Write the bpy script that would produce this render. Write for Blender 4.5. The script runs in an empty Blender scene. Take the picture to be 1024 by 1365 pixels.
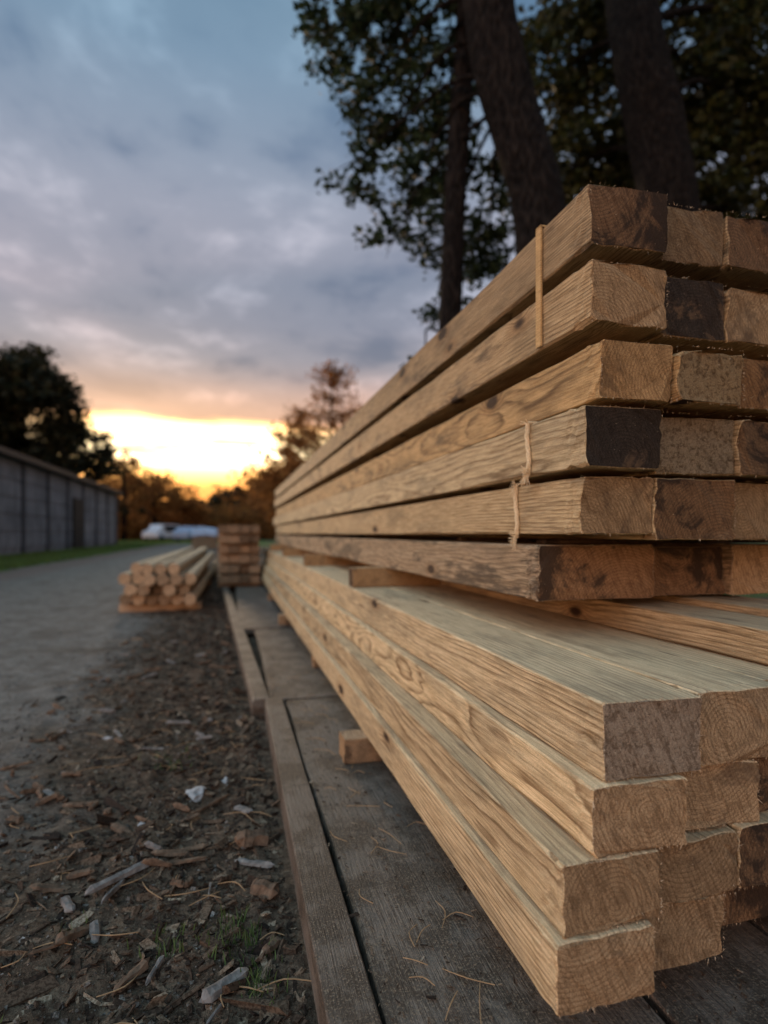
import bpy, math, random
import numpy as np
from mathutils import Vector, Matrix, noise
random.seed(7); rng=np.random.default_rng(7)
S=bpy.context.scene
S.view_settings.view_transform='Standard'; S.view_settings.look='None'; S.view_settings.exposure=0
COL=S.collection
CAMZ=0.785; GZ=0.78   # GZ: offset from stack measurements to world z (ground = 0)

# ---------------------------------------------------------------- node helpers
class NT:
    def __init__(s,tree): s.t=tree; s.n=tree.nodes; s.l=tree.links
    def new(s,typ,**k):
        n=s.n.new(typ)
        for a,v in k.items(): setattr(n,a,v)
        return n
    def put(s,sock,v):
        if isinstance(v,bpy.types.NodeSocket): s.l.new(v,sock)
        elif v is not None:
            if isinstance(v,(tuple,list)) and len(v)==3 and sock.type=='RGBA': v=(*v,1)
            sock.default_value=v
    def m(s,op,a,b=None,c=None,clamp=False):
        n=s.new('ShaderNodeMath',operation=op,use_clamp=clamp)
        s.put(n.inputs[0],a); s.put(n.inputs[1],b); s.put(n.inputs[2],c); return n.outputs[0]
    def v(s,op,a,b=None,scale=None):
        n=s.new('ShaderNodeVectorMath',operation=op)
        s.put(n.inputs[0],a); s.put(n.inputs[1],b)
        if scale is not None: s.put(n.inputs['Scale'],scale)
        return n.outputs['Value'] if op in('DOT_PRODUCT','LENGTH','DISTANCE') else n.outputs[0]
    def noise(s,vec,scale,detail=4,rough=.55,dist=0,color=False):
        n=s.new('ShaderNodeTexNoise'); s.put(n.inputs['Vector'],vec)
        n.inputs['Scale'].default_value=scale; n.inputs['Detail'].default_value=detail
        n.inputs['Roughness'].default_value=rough; n.inputs['Distortion'].default_value=dist
        return n.outputs['Color'] if color else n.outputs['Fac']
    def vor(s,vec,scale,feature='F1',out='Distance'):
        n=s.new('ShaderNodeTexVoronoi',feature=feature); s.put(n.inputs['Vector'],vec)
        n.inputs['Scale'].default_value=scale; return n.outputs[out]
    def ramp(s,f,stops,interp='LINEAR'):
        n=s.new('ShaderNodeValToRGB'); s.put(n.inputs[0],f); cr=n.color_ramp; cr.interpolation=interp
        while len(cr.elements)<len(stops): cr.elements.new(.5)
        for e,(p,c) in zip(cr.elements,stops):
            e.position=p; e.color=(*c,1) if isinstance(c,(tuple,list)) else (c,c,c,1)
        return n.outputs[0]
    def mix(s,f,a,b,blend='MIX'):
        n=s.new('ShaderNodeMix',data_type='RGBA',blend_type=blend)
        s.put(n.inputs[0],f); s.put(n.inputs[6],a); s.put(n.inputs[7],b); return n.outputs[2]
    def ss(s,x,a,b):
        n=s.new('ShaderNodeMapRange',interpolation_type='SMOOTHSTEP'); s.put(n.inputs[0],x)
        n.inputs[1].default_value=a; n.inputs[2].default_value=b; return n.outputs[0]
    def sep(s,v):
        n=s.new('ShaderNodeSeparateXYZ'); s.put(n.inputs[0],v); return n.outputs
    def comb(s,x,y,z):
        n=s.new('ShaderNodeCombineXYZ'); s.put(n.inputs[0],x);s.put(n.inputs[1],y);s.put(n.inputs[2],z); return n.outputs[0]
    def bump(s,h,strength,dist,nrm=None):
        n=s.new('ShaderNodeBump'); n.inputs['Strength'].default_value=strength; n.inputs['Distance'].default_value=dist
        s.put(n.inputs['Height'],h)
        if nrm: s.put(n.inputs['Normal'],nrm)
        return n.outputs[0]
def mat(name):
    m=bpy.data.materials.new(name); m.use_nodes=True; t=NT(m.node_tree)
    b=[n for n in t.n if n.type=='BSDF_PRINCIPLED'][0]
    b.inputs['Specular IOR Level'].default_value=.2
    return m,t,b
def simple(name,col,rough=.7,var=.25,scale=8,metal=0,bmp=0):
    m,t,b=mat(name); tc=t.new('ShaderNodeTexCoord').outputs['Object']
    f=t.noise(tc,scale,3)
    t.put(b.inputs['Base Color'],t.ramp(f,[(.25,tuple(c*(1-var) for c in col)),(.75,tuple(min(1,c*(1+var)) for c in col))]))
    b.inputs['Roughness'].default_value=rough; b.inputs['Metallic'].default_value=metal
    if bmp: t.put(b.inputs['Normal'],t.bump(f,.5,bmp))
    return m

def wood_nodes(t,ring=.0055,wob=.03,knots=True,yfreq=1.1,kfreq=1.9):
    tc=t.new('ShaderNodeTexCoord').outputs['Object']; oi=t.new('ShaderNodeObjectInfo'); r=oi.outputs['Random']
    x,y,z=t.sep(tc)
    off=t.m('MULTIPLY',r,37.0)
    yo=t.m('ADD',y,off)
    low=t.comb(t.m('MULTIPLY',x,2.0),t.m('MULTIPLY',yo,yfreq),t.m('MULTIPLY',z,2.0))
    nv=t.sep(t.noise(low,1.6,2,.5,color=True))
    r2=t.m('FRACT',t.m('MULTIPLY',r,17.3))
    cx=t.m('ADD',t.m('ADD',x,t.m('MULTIPLY',t.m('SUBTRACT',r,.5),.20)),t.m('MULTIPLY',t.m('SUBTRACT',nv[0],.5),wob*3.2))
    cz=t.m('ADD',t.m('ADD',z,t.m('MULTIPLY',t.m('SUBTRACT',r2,.45),.20)),t.m('MULTIPLY',t.m('SUBTRACT',nv[1],.5),wob*3.2))
    d=t.m('SQRT',t.m('ADD',t.m('MULTIPLY',cx,cx),t.m('MULTIPLY',cz,cz)))
    kd=None
    if knots:
        kc=t.comb(t.m('MULTIPLY',x,6),t.m('MULTIPLY',yo,kfreq),t.m('MULTIPLY',z,6))
        kd=t.vor(kc,1.0)
        d=t.m('ADD',d,t.m('MULTIPLY',t.ss(kd,.24,.02),.018))
    fine=t.noise(t.comb(t.m('MULTIPLY',x,45),t.m('MULTIPLY',yo,5),t.m('MULTIPLY',z,45)),1,2,.6)
    ph=t.m('ADD',t.m('MULTIPLY',d,1/ring),t.m('MULTIPLY',fine,.9))
    saw=t.m('FRACT',ph)
    prof=t.ramp(saw,[(0,0.0),(.42,.06),(.70,.55),(.84,1.0),(.92,.9),(1.0,0.0)])
    fib=t.noise(t.comb(t.m('MULTIPLY',x,380),t.m('MULTIPLY',yo,13),t.m('MULTIPLY',z,380)),1,2,.65)
    blotch=t.noise(t.comb(t.m('MULTIPLY',x,7),t.m('MULTIPLY',yo,1.7),t.m('MULTIPLY',z,7)),1.3,5,.68)
    return dict(tc=tc,oi=oi,prof=prof,fib=fib,blotch=blotch,kd=kd,x=x,y=yo,z=z,r=r,fine=fine)
def side_mat(name,light,dark,knot=(.04,.02,.012),stain=(.12,.08,.055),stain_lo=.56,stain_hi=.72,stain_amt=.6,ringamt=.92,bmp=.0018,rough=.75,ring=.0065,fuzz=.45,wob=.022,yfreq=.75,kfreq=1.9,ksize=.115,dust=.32):
    m,t,b=mat(name); w=wood_nodes(t,ring,wob,True,yfreq,kfreq)
    rv=t.m('ADD',.45,t.m('MULTIPLY',t.ss(w['fine'],.35,.62),.55))
    c=t.mix(t.m('MULTIPLY',w['prof'],t.m('MULTIPLY',rv,ringamt)),light,dark)
    c=t.mix(t.ss(w['fib'],.38,.66),c,t.mix(1,c,(.64,.60,.54),'MULTIPLY'))
    # sawdust settles on the upward faces
    nz_=t.sep(t.new('ShaderNodeNewGeometry').outputs['Normal'])[2]
    c=t.mix(t.m('MULTIPLY',t.ss(nz_,.6,.95),dust),c,(.64,.49,.335))
    sp=t.noise(w['tc'],620,2,.7)
    c=t.mix(t.m('MULTIPLY',t.ss(sp,.52,.68),fuzz),c,t.mix(1,c,(1.45,1.45,1.45),'MULTIPLY'))
    c=t.mix(t.m('MULTIPLY',t.ss(sp,.47,.36),fuzz),c,t.mix(1,c,(.5,.45,.4),'MULTIPLY'))
    # uneven greying and grime
    bl=w['blotch']
    c=t.mix(t.m('MULTIPLY',t.ss(bl,.52,.36),.75),c,t.mix(1,c,(.60,.61,.63),'MULTIPLY'))
    c=t.mix(t.m('MULTIPLY',t.ss(t.m('ADD',bl,t.m('MULTIPLY',t.m('SUBTRACT',w['fib'],.5),.22)),stain_lo,stain_hi),stain_amt),c,stain)
    c=t.mix(t.ss(w['kd'],ksize,ksize*.6),c,knot)
    c=t.mix(t.m('MULTIPLY',t.ss(w['kd'],ksize*1.9,ksize*.9),.4),c,t.mix(1,c,(.6,.43,.30),'MULTIPLY'))
    c=t.mix(1,c,w['oi'].outputs['Color'],'MULTIPLY')
    t.put(b.inputs['Base Color'],c); b.inputs['Roughness'].default_value=rough
    h=t.m('ADD',t.m('MULTIPLY',w['fib'],.9),t.m('MULTIPLY',sp,.7))
    t.put(b.inputs['Normal'],t.bump(h,.9,bmp)); return m
def end_mat(name,c1,c2,stain,stain_lo,stain_hi,amt,bmp=.005,ringamt=.75,coarse=45,hi=(1.55,1.52,1.48),rough_amt=.55,sawamt=.7):
    m,t,b=mat(name); w=wood_nodes(t,ring=.0068,wob=.010,knots=False)
    tc=w['tc']; off=t.v('ADD',tc,t.comb(w['r'],t.m('MULTIPLY',w['r'],9),0))
    n1=t.noise(off,coarse,5,.72,.5); n2=t.noise(off,560,3,.8); n3=t.noise(off,8.5,5,.7,.9)
    # band-saw striations run diagonally over the cut, fading in and out
    st=t.noise(t.comb(t.m('ADD',t.m('MULTIPLY',w['x'],230),t.m('MULTIPLY',w['z'],110)),t.m('MULTIPLY',w['r'],50),t.m('MULTIPLY',w['z'],22)),1,3,.7)
    c=t.mix(t.m('MULTIPLY',w['prof'],t.m('MULTIPLY',t.ss(n1,.30,.62),ringamt)),c1,c2)
    c=t.mix(t.m('MULTIPLY',t.ss(n1,.54,.36),rough_amt),c,t.mix(1,c,(.42,.37,.33),'MULTIPLY'))
    c=t.mix(t.m('MULTIPLY',t.ss(st,.46,.62),sawamt),c,t.mix(1,c,(.55,.50,.46),'MULTIPLY'))
    c=t.mix(t.m('MULTIPLY',t.ss(n2,.5,.64),.75),c,t.mix(1,c,hi,'MULTIPLY'))
    c=t.mix(t.m('MULTIPLY',t.ss(n2,.48,.38),.75),c,t.mix(1,c,(.40,.35,.31),'MULTIPLY'))
    # weathering creeps in from one side, with a ragged limit
    ed=t.m('ADD',n3,t.m('MULTIPLY',t.m('MULTIPLY',w['x'],t.m('SUBTRACT',w['r'],.5)),3.2))
    c=t.mix(t.m('MULTIPLY',t.ss(t.m('ADD',ed,t.m('MULTIPLY',t.m('SUBTRACT',n1,.5),.22)),stain_lo,stain_hi),amt),c,stain)
    c=t.mix(1,c,w['oi'].outputs['Color'],'MULTIPLY')
    t.put(b.inputs['Base Color'],c); b.inputs['Roughness'].default_value=.9
    t.put(b.inputs['Normal'],t.bump(t.m('ADD',t.m('ADD',n1,t.m('MULTIPLY',st,.5)),t.m('MULTIPLY',n2,.6)),1.0,bmp)); return m

M_new=side_mat('fresh_pine_side',(.76,.585,.355),(.27,.172,.088),stain=(.20,.15,.11),stain_lo=.57,stain_hi=.78,stain_amt=.6,ring=.0085,wob=.017,yfreq=.65)
M_wild=side_mat('flat_sawn_pine_side',(.78,.60,.36),(.23,.135,.062),stain=(.24,.17,.12),stain_lo=.60,stain_hi=.8,stain_amt=.5,ring=.014,wob=.045,yfreq=.9)
M_old=side_mat('weathered_pine_side',(.58,.42,.24),(.18,.112,.058),stain=(.080,.058,.042),stain_lo=.51,stain_hi=.70,stain_amt=.75,kfreq=2.6,ksize=.13)
M_dirty=side_mat('dirty_pine_side',(.41,.31,.205),(.16,.110,.07),stain=(.042,.031,.024),stain_lo=.46,stain_hi=.61,stain_amt=.8,bmp=.0025,kfreq=2.6)
E_tan=end_mat('end_grain_tan',(.47,.335,.195),(.22,.135,.07),(.12,.08,.05),.53,.68,.7)
E_brown=end_mat('end_grain_brown',(.29,.18,.10),(.12,.07,.037),(.036,.025,.018),.45,.60,.9)
E_dark=end_mat('end_grain_charred',(.055,.042,.032),(.022,.018,.015),(.18,.115,.068),.54,.64,.85,.006,hi=(2.8,2.6,2.4))
E_rough=end_mat('end_grain_torn',(.48,.375,.245),(.30,.22,.14),(.15,.10,.065),.56,.68,.6,.014,.2,85,rough_amt=1.0,sawamt=.2)
E_grey=end_mat('end_grain_sawn_pale',(.45,.365,.27),(.26,.195,.135),(.2,.145,.10),.52,.72,.4,.008,.3,80,rough_amt=.8)
# plainer versions for distant lumber
F_side=simple('far_pine_side',(.36,.25,.155),.8,.35,3); F_end=simple('far_pine_end',(.30,.20,.12),.9,.45,9)

# ---------------------------------------------------------------- geometry helpers
def mesh_obj(name,verts,faces,mats,parent=None,fm=None,smooth=False,loc=None,coll=None):
    me=bpy.data.meshes.new(name); me.from_pydata([tuple(v) for v in verts],[],faces)
    for m in mats: me.materials.append(m)
    if fm is not None: me.polygons.foreach_set('material_index',fm)
    if smooth: me.polygons.foreach_set('use_smooth',[True]*len(me.polygons))
    me.update(); o=bpy.data.objects.new(name,me); COL.objects.link(o)
    if loc: o.location=loc
    if parent: o.parent=parent
    return o
def empty(name,loc=(0,0,0)):
    o=bpy.data.objects.new(name,None); o.empty_display_size=.1; o.location=loc; COL.objects.link(o); return o
def nz(*a): return noise.noise(Vector(a))

def beam(parent,name,x0,x1,y0,y1,z0,z1,sm,em,tint=(1,1,1),skew=0,seg=.14,chip=1.0,axis='Y'):
    """sawn timber, local frame starts at its near end; long axis Y (or X)"""
    hx=(x1-x0)/2; hz=(z1-z0)/2; L=y1-y0; sd=random.uniform(0,500)
    def peri(c):
        P=[]; k=7
        cs=[(hx,hz),(-hx,hz),(-hx,-hz),(hx,-hz)]
        for i in range(4):
            a=cs[i]; b=cs[(i+1)%4]; dx=b[0]-a[0]; dz=b[1]-a[1]; l=abs(dx)+abs(dz); ux,uz=dx/l,dz/l
            for j in range(k+1):
                s=c[i]+(l-c[i]-c[(i+1)%4])*j/k
                P.append((a[0]+ux*s,a[1]+uz*s))
        return P
    ys=[0,.002,.006,.012,.02,.03,.045,.06]
    n=max(2,int((L-.12)/seg)); ys+= [.06+(L-.12)*i/n for i in range(1,n+1)]; ys+=[L-.02,L]
    V=[];F=[];fm=[]
    wx=random.uniform(-.004,.004); wz=random.uniform(-.004,.004)
    for yi,yy in enumerate(ys):
        c=[.0018+.003*chip*max(0,nz(yy*6.1,i*7+sd,.3))+.012*chip*max(0,nz(yy*1.3,i*9+sd,5.3)-.30) for i in range(4)]
        if yy<.05: c=[q+.004*chip*max(0,nz(yy*60,i*5+sd,8))+.005*chip*max(0,nz(i*3.3,sd,1)) for i,q in enumerate(c)]
        P=peri(c); e=(.0012 if yi in(0,len(ys)-1) else 0)
        bx=wx*math.sin(math.pi*yy/L); bz=wz*math.sin(math.pi*yy/L)
        for k,(px,pz) in enumerate(P):
            w=.0010*nz(yy*2+sd,px*30,pz*30)+(.0012*chip*nz(yy*55,px*55+sd,pz*55) if yy<.05 else 0)
            s=1-e/min(hx,hz)+w/min(hx,hz)
            ye=yy+((skew*px+ nz(px*25+sd,pz*25,1.7)*.005*chip+nz(px*110+sd,pz*110,1.7)*.0025*chip)*(1-yy/.05) if yy<.05 else 0)
            V.append((px*s+bx,ye,pz*s+bz))
    N=32
    for i in range(len(ys)-1):
        for k in range(N):
            a=i*N+k;b=i*N+(k+1)%N
            F.append((a,b,b+N,a+N)); fm.append(0)
    F.append(tuple(range(N))[::-1]); fm.append(1)
    o=len(V)-N; F.append(tuple(range(o,o+N))); fm.append(1)
    if axis=='X':
        V=[(v[1],-v[0],v[2]) for v in V]
    ob=mesh_obj(name,V,F,[sm,em],parent,fm)
    ob.location=((x0+x1)/2,y0,(z0+z1)/2+GZ) if axis=='Y' else (y0,(x0+x1)/2,(z0+z1)/2+GZ)
    ob.color=(*tint,1); return ob
def crossbar(parent,name,xa,xb,yc,w,z0,z1,sm,em,tint=(1,1,1)):
    return beam(parent,name,yc-w/2,yc+w/2,xa,xb,z0,z1,sm,em,tint,axis='X')
def fuzz(parent,name,boxes,mt,n=55):
    """torn wood fibres standing proud of the saw-cut arrises"""
    V=[];F=[]
    for (x0,x1,y0,z0,z1) in boxes:
        for i in range(n):
            s=random.choice('tblrf'); u=random.random()
            if s=='t': p=Vector((x0+(x1-x0)*u,y0,z1-.001)); d=Vector((random.gauss(0,.4),-.5*random.random(),.5*random.random()))
            elif s=='b': p=Vector((x0+(x1-x0)*u,y0,z0+.001)); d=Vector((random.gauss(0,.4),-.4*random.random(),-1))
            elif s=='l': p=Vector((x0+.001,y0,z0+(z1-z0)*u)); d=Vector((-.6*random.random(),-.5*random.random(),random.gauss(0,.5)))
            elif s=='r': p=Vector((x1-.001,y0,z0+(z1-z0)*u)); d=Vector((.4*random.random(),-.6*random.random(),random.gauss(0,.5)))
            else: p=Vector((x0+(x1-x0)*u,y0+.002,z0+(z1-z0)*random.random())); d=Vector((random.gauss(0,.5),-1,random.gauss(-.2,.5)))
            p.z+=GZ; L=random.uniform(.0015,.006)*(1.9 if random.random()<.07 else 1); d=d.normalized()*L
            q=Vector((random.gauss(0,1),random.gauss(0,1),random.gauss(0,1))).cross(d).normalized()*random.uniform(.0003,.0008)
            o=len(V); V+=[p-q,p+q,p+d]; F.append((o,o+1,o+2))
    return mesh_obj(name,V,F,[mt],parent)

def tube(pts,rad,seg=14,rough=0,sub=6,sd=0):
    P=[Vector(p) for p in pts]; Q=[];R=[]
    for i in range(len(P)-1):
        p0=P[max(0,i-1)];p1=P[i];p2=P[i+1];p3=P[min(len(P)-1,i+2)]
        for s in range(sub):
            u=s/sub
            Q.append(.5*((2*p1)+(p2-p0)*u+(2*p0-5*p1+4*p2-p3)*u*u+(3*p1-p0-3*p2+p3)*u**3)); R.append(rad[i]*(1-u)+rad[i+1]*u)
    Q.append(P[-1]);R.append(rad[-1])
    V=[];F=[]; ref=Vector((.31,.95,.1))
    for i,(q,r) in enumerate(zip(Q,R)):
        t=(Q[min(i+1,len(Q)-1)]-Q[max(i-1,0)]).normalized()
        a=t.cross(ref).normalized() if abs(t.dot(ref))<.97 else t.cross(Vector((1,0,0))).normalized(); b=t.cross(a)
        for k in range(seg):
            an=2*math.pi*k/seg; rr=r*(1+rough*nz(math.cos(an)*1.5+sd,math.sin(an)*1.5,q.z*1.3)+rough*.7*nz(k*3.1+sd,q.z*.5,3))
            V.append(q+(a*math.cos(an)+b*math.sin(an))*rr)
    for i in range(len(Q)-1):
        for k in range(seg):
            F.append((i*seg+k,i*seg+(k+1)%seg,(i+1)*seg+(k+1)%seg,(i+1)*seg+k))
    F.append(tuple(range(seg))); F.append(tuple(range(len(V)-seg,len(V)))[::-1])
    return V,F
def joinmesh(parts):
    V=[];F=[]
    for v,f in parts:
        o=len(V); V+=list(v); F+=[tuple(i+o for i in ff) for ff in f]
    return V,F
def box(x0,x1,y0,y1,z0,z1):
    v=[(x0,y0,z0),(x1,y0,z0),(x1,y1,z0),(x0,y1,z0),(x0,y0,z1),(x1,y0,z1),(x1,y1,z1),(x0,y1,z1)]
    return v,[(0,3,2,1),(4,5,6,7),(0,1,5,4),(1,2,6,5),(2,3,7,6),(3,0,4,7)]

def leaf_mesh(name,centers,size,mat_,parent=None,aspect=.45,flat=.5,tone=None):
    n=len(centers); C=np.asarray(centers)
    d=rng.normal(size=(n,3)); d[:,2]=d[:,2]*flat-.25; d/=np.linalg.norm(d,axis=1)[:,None]
    q=rng.normal(size=(n,3)); s=np.cross(d,q); s/=np.linalg.norm(s,axis=1)[:,None]; nn=np.cross(d,s)
    L=size*rng.uniform(.6,1.35,size=(n,1))
    V=np.stack([C-d*L*.5, C+s*L*aspect*.5+nn*L*.08, C+d*L*.5, C-s*L*aspect*.5+nn*L*.08],1).reshape(-1,3)
    me=bpy.data.meshes.new(name); me.vertices.add(4*n); me.vertices.foreach_set('co',V.ravel())
    me.loops.add(4*n); me.loops.foreach_set('vertex_index',np.arange(4*n,dtype=np.int32))
    me.polygons.add(n); me.polygons.foreach_set('loop_start',np.arange(0,4*n,4,dtype=np.int32))
    me.polygons.foreach_set('loop_total',np.full(n,4,dtype=np.int32)); 
    me.update(); me.validate()
    at=me.color_attributes.new('tone','FLOAT_COLOR','POINT')
    tn=rng.random(n) if tone is None else tone
    cc=np.ones((n,4,4)); cc[:,:,:3]=tn[:,None,None]; at.data.foreach_set('color',cc.ravel())
    me.materials.append(mat_); o=bpy.data.objects.new(name,me); COL.objects.link(o)
    if parent: o.parent=parent
    return o
def blob_points(blobs,clumps_per,leaves_per,sig):
    out=[]
    for (cx,cy,cz,rx,ry,rz) in blobs:
        vol=(rx*ry*rz)
        nc=max(3,int(clumps_per*vol**(2/3)))
        u=rng.normal(size=(nc,3)); u/=np.linalg.norm(u,axis=1)[:,None]; u*=rng.uniform(.25,1.08,size=(nc,1))**.6
        cc=u*[rx,ry,rz]+[cx,cy,cz]
        for c in cc:
            k=int(leaves_per*rng.uniform(.4,1.5))
            g=rng.normal(size=(k,3))*[sig,sig,sig*.75]
            out.append(c+g)
    return np.concatenate(out)
def leaf_material(name,dark,light,trans=.35):
    m,t,b=mat(name); a=t.new('ShaderNodeVertexColor',layer_name='tone').outputs[0]
    c=t.ramp(t.sep(a)[0],[(0,dark),(1,light)])
    t.put(b.inputs['Base Color'],c); b.inputs['Roughness'].default_value=.6
    tr=t.new('ShaderNodeBsdfTranslucent'); t.put(tr.inputs[0],c)
    mx=t.new('ShaderNodeMixShader'); mx.inputs[0].default_value=trans
    t.l.new(b.outputs[0],mx.inputs[1]); t.l.new(tr.outputs[0],mx.inputs[2])
    out=[n for n in t.n if n.type=='OUTPUT_MATERIAL'][0]; t.l.new(mx.outputs[0],out.inputs[0]); return m

# ---------------------------------------------------------------- world / sky
SUN_AZ=math.radians(-9); SUN_EL=math.radians(7)
W=bpy.data.worlds.new('World'); S.world=W; W.use_nodes=True; t=NT(W.node_tree); t.n.clear()
out=t.new('ShaderNodeOutputWorld'); bg=t.new('ShaderNodeBackground'); bg2=t.new('ShaderNodeBackground')
sky=t.new('ShaderNodeTexSky',sky_type='NISHITA'); sky.sun_disc=False; sky.sun_elevation=SUN_EL; sky.sun_rotation=SUN_AZ
t.l.new(sky.outputs[0],bg2.inputs[0]); bg2.inputs[1].default_value=.010
dr=t.v('NORMALIZE',t.new('ShaderNodeTexCoord').outputs['Generated']); x,y,z=t.sep(dr)
den=t.m('ADD',t.m('MAXIMUM',z,0),.22)
pv=t.comb(t.m('DIVIDE',x,den),t.m('DIVIDE',y,den),0.0)
n1=t.noise(pv,2.1,5,.52,.35); n2=t.noise(t.v('ADD',pv,(7.3,2.1,0)),.9,3,.5,.3); n3=t.noise(t.v('ADD',pv,(1.3,12.1,0)),5.5,4,.55,.2)
base=t.ramp(z,[(0,(.42,.20,.10)),(.10,(.50,.28,.17)),(.18,(.45,.30,.25)),(.25,(.315,.265,.28)),(.33,(.235,.23,.28)),(.48,(.19,.222,.29)),(.62,(.125,.20,.285)),(.75,(.085,.17,.25)),(1,(.08,.16,.25))])
cl=t.m('ADD',t.m('MULTIPLY',n1,.72),t.m('MULTIPLY',n3,.28))
bright=t.mix(t.ss(cl,.50,.68),base,t.mix(1,base,(2.3,2.1,1.9),'MULTIPLY'))
darkc=t.mix(t.ss(cl,.50,.37),bright,t.mix(1,base,(.58,.66,.75),'MULTIPLY'))
big=t.mix(t.ss(n2,.40,.60),t.mix(1,darkc,(.80,.87,.92),'MULTIPLY'),t.mix(1,darkc,(1.22,1.15,1.12),'MULTIPLY'))
# open strip of glowing sky under the cloud deck, centred on the sun's azimuth
sx,sy=math.sin(math.radians(-3)),math.cos(math.radians(-3))
hl=t.m('SQRT',t.m('ADD',t.m('MULTIPLY',x,x),t.m('MULTIPLY',y,y)))
ca=t.m('DIVIDE',t.m('ADD',t.m('MULTIPLY',x,sx),t.m('MULTIPLY',y,sy)),hl)
az=t.ss(ca,.955,.985); azw=t.ss(ca,.86,1.0)
edge=t.m('ADD',z,t.m('MULTIPLY',t.m('SUBTRACT',t.noise(t.comb(t.m('MULTIPLY',x,5),t.m('MULTIPLY',y,5),t.m('MULTIPLY',z,22)),1,4),.5),.05))
strip=t.m('MULTIPLY',t.ss(edge,.192,.170),az)
halo=t.m('MULTIPLY',t.ss(z,.29,.15),azw)
c=t.mix(t.m('MULTIPLY',halo,.7),big,(.72,.37,.21))
streak=t.noise(t.comb(t.m('MULTIPLY',x,5),t.m('MULTIPLY',y,5),t.m('MULTIPLY',z,38)),1,4,.55)
gl=t.ramp(z,[(0,(1.0,.22,.03)),(.07,(1.0,.32,.05)),(.10,(1.0,.50,.14)),(.13,(1.0,.78,.45)),(.16,(1.0,.66,.30)),(.185,(1.0,.42,.12))])
core=t.m('MULTIPLY',t.m('MULTIPLY',t.ss(ca,.972,.997),t.ss(streak,.34,.5)),t.ss(z,.065,.115))
glb=t.v('SCALE',gl,scale=t.m('ADD',1.05,t.m('MULTIPLY',core,3.4)))
c=t.mix(strip,c,glb)
# added fill: unseen sky behind and left of viewer boosted to light the timber
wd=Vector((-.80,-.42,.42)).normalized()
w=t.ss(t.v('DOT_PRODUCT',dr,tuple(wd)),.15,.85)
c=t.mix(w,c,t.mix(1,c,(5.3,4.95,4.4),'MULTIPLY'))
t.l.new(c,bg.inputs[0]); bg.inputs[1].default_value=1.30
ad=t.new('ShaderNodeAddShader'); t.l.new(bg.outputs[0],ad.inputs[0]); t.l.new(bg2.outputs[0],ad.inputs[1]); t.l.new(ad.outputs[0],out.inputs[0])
for n_ in t.n:
    if n_.type=='MIX': n_.clamp_result=False
sl=bpy.data.lights.new('sun','SUN'); sl.energy=2.0; sl.angle=math.radians(8); sl.color=(1,.70,.43)
so=bpy.data.objects.new('sun',sl); COL.objects.link(so)
sd=Vector((math.sin(SUN_AZ)*math.cos(SUN_EL),math.cos(SUN_AZ)*math.cos(SUN_EL),math.sin(SUN_EL)))
so.rotation_euler=sd.to_track_quat('Z','Y').to_euler(); so.location=(0,0,20)

# ---------------------------------------------------------------- ground
def gh(x,y):
    k=1/(1+max(0,abs(y)-6)*.5)
    strip=max(0,1-abs(x+.2)/.9)
    h=.007*nz(x*3,y*3,1)+.004*nz(x*11,y*11,2)+.002*nz(x*30,y*30,5)
    h+=strip*(.020*nz(x*8,y*8,4)+.013*nz(x*22,y*22,7)+.008)
    h+=.02*nz(x*.7,y*.7,9)*min(1,max(0,(-x-.3)))
    return h*k
def axis(lo,hi,f0,f1,step,g):
    a=[f0]; 
    while a[-1]<f1: a.append(a[-1]+step)
    s=step; r=a[-1]
    while r<hi: s*=g; r+=s; a.append(r)
    s=step; l=f0
    while l>lo: s*=g; l-=s; a.insert(0,l)
    return a
xs=axis(-400,400,-1.6,.25,.012,1.09); ys=axis(-60,700,.5,3.6,.013,1.05)
V=[(X,Y,gh(X,Y) if (-8<X<3 and -1<Y<25) else 0.0) for Y in ys for X in xs]; nx=len(xs)
F=[(j*nx+i,j*nx+i+1,(j+1)*nx+i+1,(j+1)*nx+i) for j in range(len(ys)-1) for i in range(nx-1)]
m,t,b=mat('dirt_gravel_grass'); tc=t.new('ShaderNodeTexCoord').outputs['Object']; x,y,z=t.sep(tc)
wv=t.noise(tc,.6,3); wv2=t.noise(tc,2.6,4,.6); f=t.noise(tc,45,5,.75); g=t.noise(tc,230,2,.7); md=t.noise(tc,8,4,.7)
xw=t.m('ADD',x,t.m('ADD',t.m('MULTIPLY',t.m('SUBTRACT',wv,.5),1.1),t.m('MULTIPLY',t.m('SUBTRACT',wv2,.5),.9)))
road=t.ramp(t.m('ADD',t.m('MULTIPLY',f,.5),t.m('MULTIPLY',md,.5)),[(.37,(.085,.070,.058)),(.5,(.175,.145,.12)),(.63,(.29,.245,.20)),])
road=t.mix(t.m('MULTIPLY',t.ss(g,.54,.68),.5),road,(.34,.29,.24))
road=t.mix(t.m('MULTIPLY',t.ss(wv2,.50,.62),.5),road,(.10,.074,.055))
dirt=t.ramp(t.m('ADD',t.m('MULTIPLY',f,.6),t.m('MULTIPLY',md,.4)),[(.36,(.024,.016,.010)),(.5,(.085,.057,.038)),(.64,(.20,.138,.09))])
dirt=t.mix(t.m('MULTIPLY',t.ss(g,.55,.7),.5),dirt,(.24,.175,.12))
grass=t.ramp(f,[(.3,(.035,.06,.012)),(.7,(.10,.155,.035))])
sd_=t.ss(xw,-1.0,-.45); c=t.mix(sd_,road,dirt)
c=t.mix(t.m('MULTIPLY',t.ss(xw,-3.3,-3.9),.7),c,(.20,.125,.095))
c=t.mix(t.ss(xw,-4.5,-4.75),c,grass)
c=t.mix(t.ss(t.m('ADD',y,t.m('MULTIPLY',xw,2.5)),38,44),c,grass)
c=t.mix(t.ss(xw,2.2,3.4),c,t.mix(t.ss(wv2,.4,.6),dirt,grass))
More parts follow.
